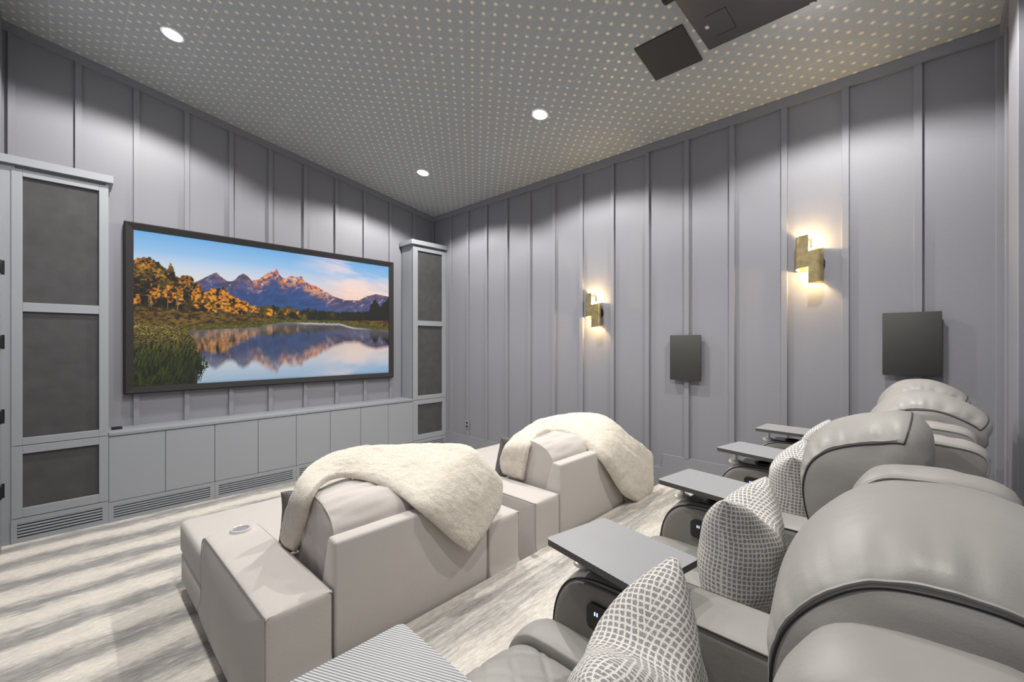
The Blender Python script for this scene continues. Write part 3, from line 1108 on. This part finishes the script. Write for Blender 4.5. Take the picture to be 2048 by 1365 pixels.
def make_sofa(label):
    """chaise sofa, local origin at left rear bottom corner; width 1.465, depth 1.72"""
    t = thing('chaise_sofa', label, 'sofa', (0, 0, 0), 'chaise sofas facing the screen')
    W, Dp = 1.465, 1.715
    bm = bmesh.new(); box(bm, .012, W - .012, .16, Dp - .01, .05, .245, .02, 3)
    obj_from_bm('base', bm, M['sofa'], t)
    # seat cushion between the arms, wider in front of them
    bm = bmesh.new()
    pts = [(.285, .14), (W - .285, .14), (W - .285, 1.08), (W - .006, 1.085), (W - .006, Dp), (.006, Dp), (.006, 1.085), (.285, 1.08)]
    prism(bm, pts, 2, .250, .455)
    bmesh.ops.bevel(bm, geom=bm.edges[:], offset=.035, segments=4, profile=.55, affect='EDGES')
    obj_from_bm('seat_cushion', bm, M['sofa'], t, angle=60)
    for s in (0, 1):
        x0 = 0 if s == 0 else W - .28
        prof = [(.005, .05), (.005, .30), (.006, .548), (.012, .558), (.03, .562), (.5, .562), (.95, .558), (1.04, .545), (1.09, .50), (1.105, .40), (1.11, .2), (1.11, .05)]
        bm, loops = sweep(prof, x0 + .14, .128, crown=.012, side=.012, n=110, nx=12, power=.45)
        arm = obj_from_bm('arm', bm, M['sofa'], t, angle=70)
        pipes('seam', loops, .0022, M['thread'], arm, 5)
        if s == 0:
            bm = bmesh.new()
            lathe(bm, (.165, .945), [(.040, .5715), (.041, .5825), (.044, .585), (.049, .584), (.052, .578), (.051, .566), (.041, .566)][::-1], 32)
            cup = obj_from_bm('cup_holder', bm, M['silver'], arm)
            bm = bmesh.new(); cyl(bm, (.165, .945), .0405, .570, .5765, 32)
            obj_from_bm('cup_well', bm, M['outlet'], cup)
    # slanted back panel
    bm = bmesh.new()
    prof = [(0, .05), (0, .765), (.075, .772), (.145, .54), (.16, .05)]
    prism(bm, prof, 0, .282, W - .282)
    bmesh.ops.bevel(bm, geom=bm.edges[:], offset=.014, segments=3, profile=.5, affect='EDGES')
    obj_from_bm('back_panel', bm, M['sofa'], t, angle=60)
    # big loose back cushion
    prof = [(.15, .47), (.10, .60), (.095, .735), (.135, .818), (.20, .855), (.285, .876), (.375, .882), (.43, .852), (.475, .78), (.505, .62), (.49, .475), (.34, .462)]

    def crease(x, s, p):
        return .013 * fbm(p.x * 3, p.y * 7, p.z * 9) + .008 * mnoise.noise(Vector((p.x * 5, p.y * 25, p.z * 25)))
    bm, loops = sweep(prof, W / 2, .412, crown=.012, side=.012, n=110, nx=26, pucker=.006, disp=crease, cmin=.4)
    cu = obj_from_bm('back_cushion', bm, M['sofa'], t, angle=80)
    pipes('welt', loops, .003, M['sofa'], cu, 5)
    for x in (.07, W - .07):
        for y in (.07, Dp - .1):
            bm = bmesh.new(); cyl(bm, (x, y), .025, 0, .055, 16, r2=.03)
            obj_from_bm('foot', bm, M['black'], t)
    return t


SY = 1.805
sofa1 = make_sofa('greige chaise sofa at the left with a cup holder in its wide arm')
sofa1.location = (.522, SY, 0)
sofa2 = copy_tree(sofa1)
sofa2.location = (2.13, SY, 0)
sofa2['label'] = 'greige chaise sofa at the right, nearer the wall with sconces'
sofa1['label'] = 'greige chaise sofa at the left, cup holder visible in its wide arm'


# ------------------------------------------------------------------ throws
def loft(name, rows, nu, nv, thick, mat, seed, fold=None, wrinkle=.006):
    """smooth cloth through rows of control points (each row runs across the cloth)"""
    R = [catmull(r, nv, closed=False) for r in rows]
    cols = [catmull([R[i][j] for i in range(len(R))], nu, closed=False) for j in range(nv)]
    P = [[cols[j][i].copy() for j in range(nv)] for i in range(nu)]
    # normals
    nrm = [[None] * nv for _ in range(nu)]
    for i in range(nu):
        for j in range(nv):
            a = P[min(i + 1, nu - 1)][j] - P[max(i - 1, 0)][j]
            b = P[i][min(j + 1, nv - 1)] - P[i][max(j - 1, 0)]
            nn = a.cross(b)
            nrm[i][j] = nn.normalized() if nn.length > 1e-9 else Vector((0, 0, 1))
    # make normals point up on average
    av = sum((nrm[i][j].z for i in range(nu) for j in range(nv)))
    sg = 1 if av > 0 else -1
    bm = bmesh.new()
    top = []; bot = []
    for i in range(nu):
        tr = []; br = []
        for j in range(nv):
            n = nrm[i][j] * sg
            p = P[i][j]
            eu = min(i, nu - 1 - i) / (nu - 1); ev = min(j, nv - 1 - j) / (nv - 1)
            e = min(1, min(eu * 16, ev * 9))
            th = thick * math.sqrt(max(.04, 1 - (1 - e) ** 2))
            d = wrinkle * fbm(p.x * 9 + seed, p.y * 9, p.z * 9) + .0035 * mnoise.noise(Vector((p.x * 60 + seed, p.y * 60, p.z * 60)))
            d += .0022 * mnoise.noise(Vector((p.x * 140, p.y * 140 + seed, p.z * 140)))
            if fold:
                fj, fa, f0, f1 = fold
                q = (j / (nv - 1) - fj - .10 * math.sin(i / (nu - 1) * 7))
                g = 1 / (1 + math.exp(q * 60)) * max(0, math.sin(PI * min(1, max(0, (i / (nu - 1) - f0) / (f1 - f0))))) ** .5
                d += fa * g * e
            tr.append(bm.verts.new(p + n * (th + d)))
            br.append(bm.verts.new(p - n * (.2 * th)))
        top.append(tr); bot.append(br)
    for i in range(nu - 1):
        for j in range(nv - 1):
            bm.faces.new((top[i][j], top[i + 1][j], top[i + 1][j + 1], top[i][j + 1]))
            bm.faces.new((bot[i][j], bot[i][j + 1], bot[i + 1][j + 1], bot[i + 1][j]))
    for i in range(nu - 1):
        bm.faces.new((top[i][0], bot[i][0], bot[i + 1][0], top[i + 1][0]))
        bm.faces.new((top[i][-1], top[i + 1][-1], bot[i + 1][-1], bot[i][-1]))
    for j in range(nv - 1):
        bm.faces.new((top[0][j], top[0][j + 1], bot[0][j + 1], bot[0][j]))
        bm.faces.new((top[-1][j], bot[-1][j], bot[-1][j + 1], top[-1][j + 1]))
    return obj_from_bm(name, bm, mat, angle=180)


def rowz(a, mids, b):
    return [a] + mids + [b]


def Yp(u, v, Y):
    return on_y(u, v, Y)


def Xp(u, v, X):
    return on_x(u, v, X)


rows1 = [
    [Xp(593, 1105, .818), Xp(578, 1098, .808), Xp(565, 1086, .800)],
    [Xp(611, 1048, .818), Xp(592, 1040, .808), Xp(575, 1032, .800)],
    [Xp(626, 998, .822), Xp(609, 988, .808), Xp(594, 984, .802)],
    [Yp(650, 967, 2.16), Yp(640, 946, 2.25), Yp(630, 930, 2.33)],
    [Yp(690, 956, 2.19), Yp(692, 925, 2.27), Yp(700, 902, 2.36)],
    [Yp(745, 966, 2.08), Yp(770, 925, 2.18), Yp(800, 893, 2.26)],
    [Yp(795, 990, 1.94), Yp(840, 935, 2.03), Yp(880, 890, 2.10)],
    [Yp(836, 1022, 1.80), Yp(885, 960, 1.86), Yp(940, 895, 1.94)],
    [Yp(870, 1050, 1.77), Yp(920, 990, 1.79), Yp(978, 930, 1.84)],
    [Yp(905, 1082, 1.765), Yp(945, 1035, 1.77), Yp(1003, 965, 1.80)],
    [Yp(938, 1104, 1.76), Yp(966, 1072, 1.76), Yp(998, 1020, 1.77)],
]
th1 = loft('fur_throw', rows1, 150, 64, .030, M['fur'], 1.7)
tag(th1, 'cream faux fur throw draped over the left sofa back', 'blanket', 'fur throws on the sofas')

rows2 = [
    [Xp(1048, 962, 2.428), Xp(1028, 957, 2.418), Xp(1006, 948, 2.41)],
    [Xp(1054, 928, 2.428), Xp(1028, 925, 2.416), Xp(1001, 920, 2.405)],
    [Xp(1061, 893, 2.432), Xp(1036, 893, 2.416), Xp(1012, 895, 2.41)],
    [Yp(1080, 874, 2.15), Yp(1058, 866, 2.24), Yp(1038, 872, 2.34)],
    [Yp(1104, 870, 2.18), Yp(1090, 852, 2.27), Yp(1079, 845, 2.36)],
    [Yp(1128, 873, 2.10), Yp(1130, 848, 2.17), Yp(1130, 833, 2.26)],
    [Yp(1160, 889, 1.96), Yp(1172, 850, 2.03), Yp(1180, 829, 2.12)],
    [Yp(1196, 918, 1.80), Yp(1208, 872, 1.86), Yp(1218, 838, 1.94)],
    [Yp(1215, 943, 1.765), Yp(1235, 898, 1.78), Yp(1258, 873, 1.83)],
    [Yp(1230, 968, 1.755), Yp(1262, 930, 1.75), Yp(1300, 906, 1.78)],
    [Yp(1248, 992, 1.745), Yp(1276, 965, 1.735), Yp(1304, 945, 1.75)],
    [Yp(1275, 1006, 1.74), Yp(1290, 1000, 1.735), Yp(1303, 985, 1.735)],
]
th2 = loft('fur_throw', rows2, 150, 64, .030, M['fur'], 5.2, wrinkle=.008, fold=(.62, .016, .22, .92))
tag(th2, 'cream faux fur throw draped over the right sofa back, hanging to the platform', 'blanket', 'fur throws on the sofas')


# ------------------------------------------------------------------ pillows
def make_pillow(name, size, thick, mat, chop=.0, ear=.02, n=40, seed=0.):
    """square pillow standing in the local XZ plane, base at z=0, thickness along y"""
    bm = bmesh.new()
    uvl = bm.loops.layers.uv.new('UVMap')
    h = size / 2
    grids = []
    info = {}
    for side in (1, -1):
        g = []
        for i in range(n + 1):
            row = []
            for j in range(n + 1):
                u = math.sin((-1 + 2 * i / n) * PI / 2); v = math.sin((-1 + 2 * j / n) * PI / 2)
                # edges pulled in between the corners
                x = h * u * (1 - .09 * (1 - v * v)) ; z = h * v * (1 - .09 * (1 - u * u))
                f = (max(0, 1 - u * u) * max(0, 1 - v * v)) ** .42
                if v > 0:
                    dz = chop * math.exp(-(u / .42) ** 2) * v * v
                    z -= dz
                bul = thick / 2 * f
                bul *= 1 + .18 * mnoise.noise(Vector((u * 2 + seed, v * 2, side)))
                y = side * (bul + .002)
                y += .012 * mnoise.noise(Vector((u * 1.3 + seed, v * 1.3, 7)))
                vt = bm.verts.new((x, y, z + h))
                row.append(vt)
            g.append(row)
        m = n // 2
        for i in range(n + 1):
            for sgn in (1, -1):
                acc = 0.
                for j in range(m, (n if sgn > 0 else 0) + sgn, sgn):
                    if j != m:
                        acc += (g[i][j].co - g[i][j - sgn].co).length * sgn
                    info[g[i][j]] = [0., acc]
        for j in range(n + 1):
            for sgn in (1, -1):
                acc = 0.
                for i in range(m, (n if sgn > 0 else 0) + sgn, sgn):
                    if i != m:
                        acc += (g[i][j].co - g[i - sgn][j].co).length * sgn
                    info[g[i][j]][0] = acc
        grids.append(g)
    A, B = grids
    faces = []
    for i in range(n):
        for j in range(n):
            faces.append(bm.faces.new((A[i][j], A[i][j + 1], A[i + 1][j + 1], A[i + 1][j])))
            faces.append(bm.faces.new((B[i][j], B[i + 1][j], B[i + 1][j + 1], B[i][j + 1])))
    rim = [(i, 0) for i in range(n)] + [(n, j) for j in range(n)] + [(n - i, n) for i in range(n)] + [(0, n - j) for j in range(n)]
    for k in range(len(rim)):
        a = rim[k]; b = rim[(k + 1) % len(rim)]
        faces.append(bm.faces.new((A[a[0]][a[1]], A[b[0]][b[1]], B[b[0]][b[1]], B[a[0]][a[1]])))
    for f in faces:
        for lp in f.loops:
            lp[uvl].uv = info[lp.vert]
    return obj_from_bm(name, bm, mat, angle=180)


pil0 = make_pillow('check_pillow', .45, .25, M['check'], chop=.075, seed=1.)
pil_spec = [(.835, .43, 'grey and white check pillow on the nearest recliner, in the foreground', 6, 3, -4),
            (1.625, .44, 'grey and white check pillow on the second recliner, both top corners peaked', -2, 2, 3),
            (2.44, .42, 'grey and white check pillow half hidden behind the second recliner headrest', 4, 2, 0),
            (3.26, .42, 'grey and white check pillow on the farthest recliner, barely showing above a headrest', 0, 2, 0)]
for i, (x, y, lab, rz, rx, ry) in enumerate(pil_spec):
    p = pil0 if i == 0 else pil0.copy()
    if i:
        C.objects.link(p)
    p.location = (x, y, CZ - (.985 if i == 0 else .955))
    p.rotation_euler = (math.radians(rx), math.radians(ry), math.radians(rz))
    tag(p, lab, 'pillow', 'check pillows on the recliners')
dk0 = make_pillow('tweed_pillow', .38, .17, M['check_dark'], chop=.03, seed=4.)
dk0.location = (.985, 2.50, .470); dk0.rotation_euler = (math.radians(14), 0, math.radians(-4))
tag(dk0, 'dark grey tweed pillow on the left sofa, peeking from behind its throw', 'pillow', 'tweed pillows on the sofas')
dk1 = dk0.copy(); C.objects.link(dk1)
dk1.location = (2.70, 2.56, .470)
dk1['label'] = 'dark grey tweed pillow on the right sofa, peeking from behind its throw'


# ================================================================== RECLINERS
RZ = PLAT_Z
zr = lambda r: CZ + r - RZ          # camera-relative height to chair local z
CHX = [.79, 1.61, 2.43, 3.25]


def arm_parts(parent, xl, name='arm'):
    prof = [(-.12, .02), (-.12, zr(-.80)), (-.10, zr(-.735)), (-.04, zr(-.722)), (.2, zr(-.722)), (.45, zr(-.722)), (.66, zr(-.722)), (.745, zr(-.732)),
            (.805, zr(-.765)), (.845, zr(-.83)), (.862, zr(-.92)), (.866, zr(-1.1)), (.866, .02)]
    bm, loops = sweep(prof, xl, .088, crown=.010, side=.006, n=130, nx=12, pucker=.001, power=.5)
    arm = obj_from_bm(name, bm, M['leather'], parent, angle=50)
    pipes('piping', loops, .0028, M['piping'], arm)
    # padded side panel toward the seat
    for s in (-1,):
        bm = bmesh.new()
        pp = [(.53, zr(-.738)), (.72, zr(-.738)), (.79, zr(-.768)), (.834, zr(-.85)), (.852, zr(-1.0)), (.854, .2), (.50, .2), (.50, zr(-.78))]
        b2, lp = sweep(pp, xl + s * .098, .010, crown=.004, side=.004, n=70, nx=4)
        obj_from_bm('side_pad', b2, M['leather_dark'], arm, angle=60)
    # gloss inset with cup holder
    bm = bmesh.new()
    prism(bm, rounded_rect(xl - .062, xl + .062, .53, .745, .02), 2, zr(-.716), zr(-.7095))
    inset = obj_from_bm('inset_panel', bm, M['gloss_black'], arm, angle=40)
    bm = bmesh.new()
    lathe(bm, (xl, .635), [(.036, zr(-.7094)), (.040, zr(-.705)), (.047, zr(-.705)), (.050, zr(-.7094))], 32)
    obj_from_bm('cup_holder', bm, M['bronze'], arm)
    return arm


def control_panel(parent, xl):
    # control plate with lit icons on the side facing the seat
    bm = bmesh.new()
    y0, z0 = .655, zr(-.812)
    pts = rounded_rect(y0 - .055, y0 + .055, z0 - .038, z0 + .038, .018, 4)
    prism(bm, pts, 0, xl - .122, xl - .105)
    cp = obj_from_bm('control_panel', bm, M['gloss_black'], parent, angle=40)
    bm = bmesh.new()
    xk = xl - .1225
    for yy, zz, w, h in ((y0 + .026, z0 + .012, .003, .010), (y0 + .018, z0 + .012, .003, .010)):
        box(bm, xk - .0015, xk + .002, yy - w / 2, yy + w / 2, zz - h / 2, zz + h / 2)
    for yy, zz, sg in ((y0 - .008, z0 + .014, -1), (y0 - .008, z0 - .016, 1)):
        prism(bm, [(yy - .008, zz - sg * .005), (yy + .008, zz - sg * .005), (yy, zz + sg * .007)], 0, xk - .0015, xk + .002)
    tag(obj_from_bm('button', bm, M['button_glow'], cp, smooth=False), 'glowing blue white button icons')
    return cp


def tray(parent, xl, ang):
    """swivel tray on a nickel post standing on the arm"""
    px, py = xl - .02, .785
    tr = bpy.data.objects.new('tray_table', None)
    bm = bmesh.new()
    pts = rounded_rect(-.120, .155, -.31, .055, .016, 5)
    b = prism(bm, pts, 2, -.010, .010)
    tr = obj_from_bm('tray_table', bm, M['tray'], parent, angle=40)
    tr.location = (px, py, zr(-.640)); tr.rotation_euler = (0, 0, math.radians(ang))
    bm = bmesh.new()
    lathe(bm, (0, 0), [(.036, -.088), (.036, -.078), (.030, -.072), (.010, -.068), (.010, -.0102)], 24)
    obj_from_bm('tray_post', bm, M['silver'], tr)
    return tr


def quilt(x, s, p):
    """diamond stitch lines"""
    a = (p.x * 1.0 + p.y * .8); b = (p.x * 1.0 - p.y * .8)
    d = 0.
    for q in (a, b):
        f = abs(((q / .115) % 1.0) - .5) * .115
        d = min(d, -.0045 * math.exp(-((.0575 - f) / .006) ** 2))
    return d


def headrest(parent, prof, w, seed, rear):
    """rear: (y, z) of the rear top corner where the seam crosses from side to side"""
    bm, loops = sweep(prof, 0, w, crown=.058, side=.022, n=150, nx=40, pucker=.0055, seed=seed, power=.6, cmin=.22)
    rings = sweep.rings
    h = obj_from_bm('headrest', bm, M['leather'], parent, angle=60)
    L0 = rings[0]
    ir = min(range(len(L0)), key=lambda i: (L0[i].y - rear[0]) ** 2 + (L0[i].z - rear[1]) ** 2)
    left = [tuple(v) for v in rings[0][:ir + 1]]
    cross = [tuple(r[ir]) for r in rings[1:-1]]
    right = [tuple(v) for v in rings[-1][:ir + 1]][::-1]
    bm = bmesh.new(); tube(bm, left + cross + right, .0022, 6, closed=False)
    obj_from_bm('piping', bm, M['piping'], h)
    # raised welt just inside the seam
    for R in (rings[2], rings[-3]):
        bm = bmesh.new(); tube(bm, [tuple(v) for v in R[:ir - 1]], .0026, 6, closed=False)
        obj_from_bm('welt', bm, M['leather'], h)
    return h


HEAD_DOWN = [(.110, -.50), (.128, -.43), (.115, -.355), (.072, -.295), (.020, -.262), (-.060, -.256), (-.120, -.275), (-.175, -.310), (-.192, -.345), (-.165, -.40), (-.08, -.45), (.03, -.50)]
HEAD_FWD = [(.150, -.62), (.200, -.52), (.222, -.42), (.210, -.345), (.172, -.298), (.12, -.272), (.06, -.256), (.015, -.250), (-.012, -.275), (-.025, -.34), (-.02, -.44), (.01, -.55), (.08, -.62)]


def make_chair(label):
    t = thing('recliner', label, 'armchair', (0, 0, 0), 'row of leather recliners')
    # base box under the seat
    bm = bmesh.new(); box(bm, -.315, .315, -.16, .84, .015, .26, .02, 3)
    obj_from_bm('base', bm, M['leather_dark'], t)
    # quilted seat
    prof = [(.02, .27), (.02, .40), (.05, .435), (.2, .436), (.5, .438), (.78, .442), (.88, .425), (.935, .37), (.95, .30), (.945, .22), (.85, .20), (.2, .25)]
    bm, loops = sweep(prof, 0, .19, crown=.020, side=.004, n=220, nx=70, disp=quilt)
    st = obj_from_bm('seat', bm, M['leather'], t, angle=70)
    for s in (-1, 1):
        prof = [(.06, .25), (.06, .42), (.12, .452), (.5, .460), (.80, .464), (.89, .445), (.94, .39), (.958, .31), (.955, .21), (.85, .20), (.2, .24)]
        bm, loops = sweep(prof, s * .252, .055, crown=.012, side=.004, n=120, nx=14, pucker=.0015)
        b = obj_from_bm('seat_bolster', bm, M['leather'], t, angle=70)
    # back: centre panel and two wings
    prof = [(.02, .40), (.10, .48), (.12, .62), (.085, .78), (.03, .90), (-.05, .915), (-.11, .88), (-.13, .70), (-.15, .40), (-.08, .36)]
    bm, loops = sweep(prof, 0, .186, crown=.022, side=.004, n=120, nx=40, disp=lambda x, s, p: .8 * quilt(x, s, Vector((p.x, p.z, 0))))
    bk = obj_from_bm('backrest', bm, M['leather'], t, angle=70)
    prof = [(.02, .42), (.115, .50), (.14, .62), (.125, .75), (.115, zr(-.46)), (.10, zr(-.37)), (.055, zr(-.315)), (-.02, zr(-.303)), (-.08, zr(-.305)), (-.13, zr(-.313)), (-.155, zr(-.332)),
            (-.158, zr(-.365)), (-.14, zr(-.43)), (-.105, zr(-.51)), (-.11, .70), (-.13, .45), (-.06, .36)]
    for s in (-1, 1):
        bm, loops = sweep(prof, s * .252, .060, crown=.016, side=.014, n=140, nx=16, pucker=.003, seed=s * 3., cmin=.3)
        wg = obj_from_bm('back_wing', bm, M['leather'], t, angle=60)
        pipes('piping', loops, .0028, M['thread'], wg)
    bm = bmesh.new(); box(bm, -.29, .29, -.20, -.15, .05, zr(-.50), .02, 3)
    obj_from_bm('back_shell', bm, M['leather_dark'], t)
    return t


proto = make_chair('grey leather recliner nearest the camera, its headrest filling the lower right')
chairs = [proto]
for i in range(1, 4):
    chairs.append(copy_tree(proto))
labs = ['grey leather recliner nearest the camera, its headrest filling the lower right',
        'grey leather recliner second in the row, headrest tipped forward',
        'grey leather recliner third in the row, headrest lying back',
        'grey leather recliner farthest in the row, below the wall speaker']
hd = headrest(chairs[0], [(y, zr(z)) for y, z in HEAD_DOWN], .186, 2., (-.178, zr(-.312)))
hf = headrest(chairs[1], [(y, zr(z)) for y, z in HEAD_FWD], .186, 6., (.012, zr(-.250)))
for c in chairs[2:]:
    copy_tree(hd, c)
arm0 = arm_parts(proto, .41)
cp0 = control_panel(proto, .41)
angs = [-10.5, -9., -12., -4.]
for i, c in enumerate(chairs):
    c.location = (CHX[i], 0, RZ)
    c['label'] = labs[i]
    if i:
        copy_tree(arm0, c); copy_tree(cp0, c)
    if i == 0:
        tr0 = tray(c, .41, angs[0])
    else:
        q = copy_tree(tr0, c); q.rotation_euler = (0, 0, math.radians(angs[i]))
a = copy_tree(arm0, proto); a.location = (-.82, 0, 0)
q = copy_tree(tr0, proto); q.location = (tr0.location.x - .82 + .01, tr0.location.y, tr0.location.z); q.rotation_euler = (0, 0, math.radians(-1))

# ================================================================== CAMERA, LIGHT, VIEW
cam = bpy.data.cameras.new('camera')
cam.sensor_fit = 'HORIZONTAL'
cam.sensor_width = 36.0
cam.lens = F / 2048.0 * 36.0
cam.shift_x = 0.0
cam.shift_y = (V0 - 682.5) / 2048.0
cam.clip_start = .02
co = bpy.data.objects.new('camera', cam); link(co)
co.location = (0, 0, CZ)
co.rotation_euler = (PI / 2, 0, -(PI / 2 - YAW))
SC.camera = co

w = bpy.data.worlds.new('world'); SC.world = w; w.use_nodes = True
w.node_tree.nodes['Background'].inputs[0].default_value = (.5, .5, .55, 1)
w.node_tree.nodes['Background'].inputs[1].default_value = .05
SC.view_settings.view_transform = 'Standard'
SC.view_settings.look = 'None'
SC.view_settings.gamma = 1.0
SC.view_settings.exposure = 0.0
SC.view_settings.use_curve_mapping = False
SC.cycles.max_bounces = 12
SC.cycles.diffuse_bounces = 8
SC.cycles.use_denoising = True
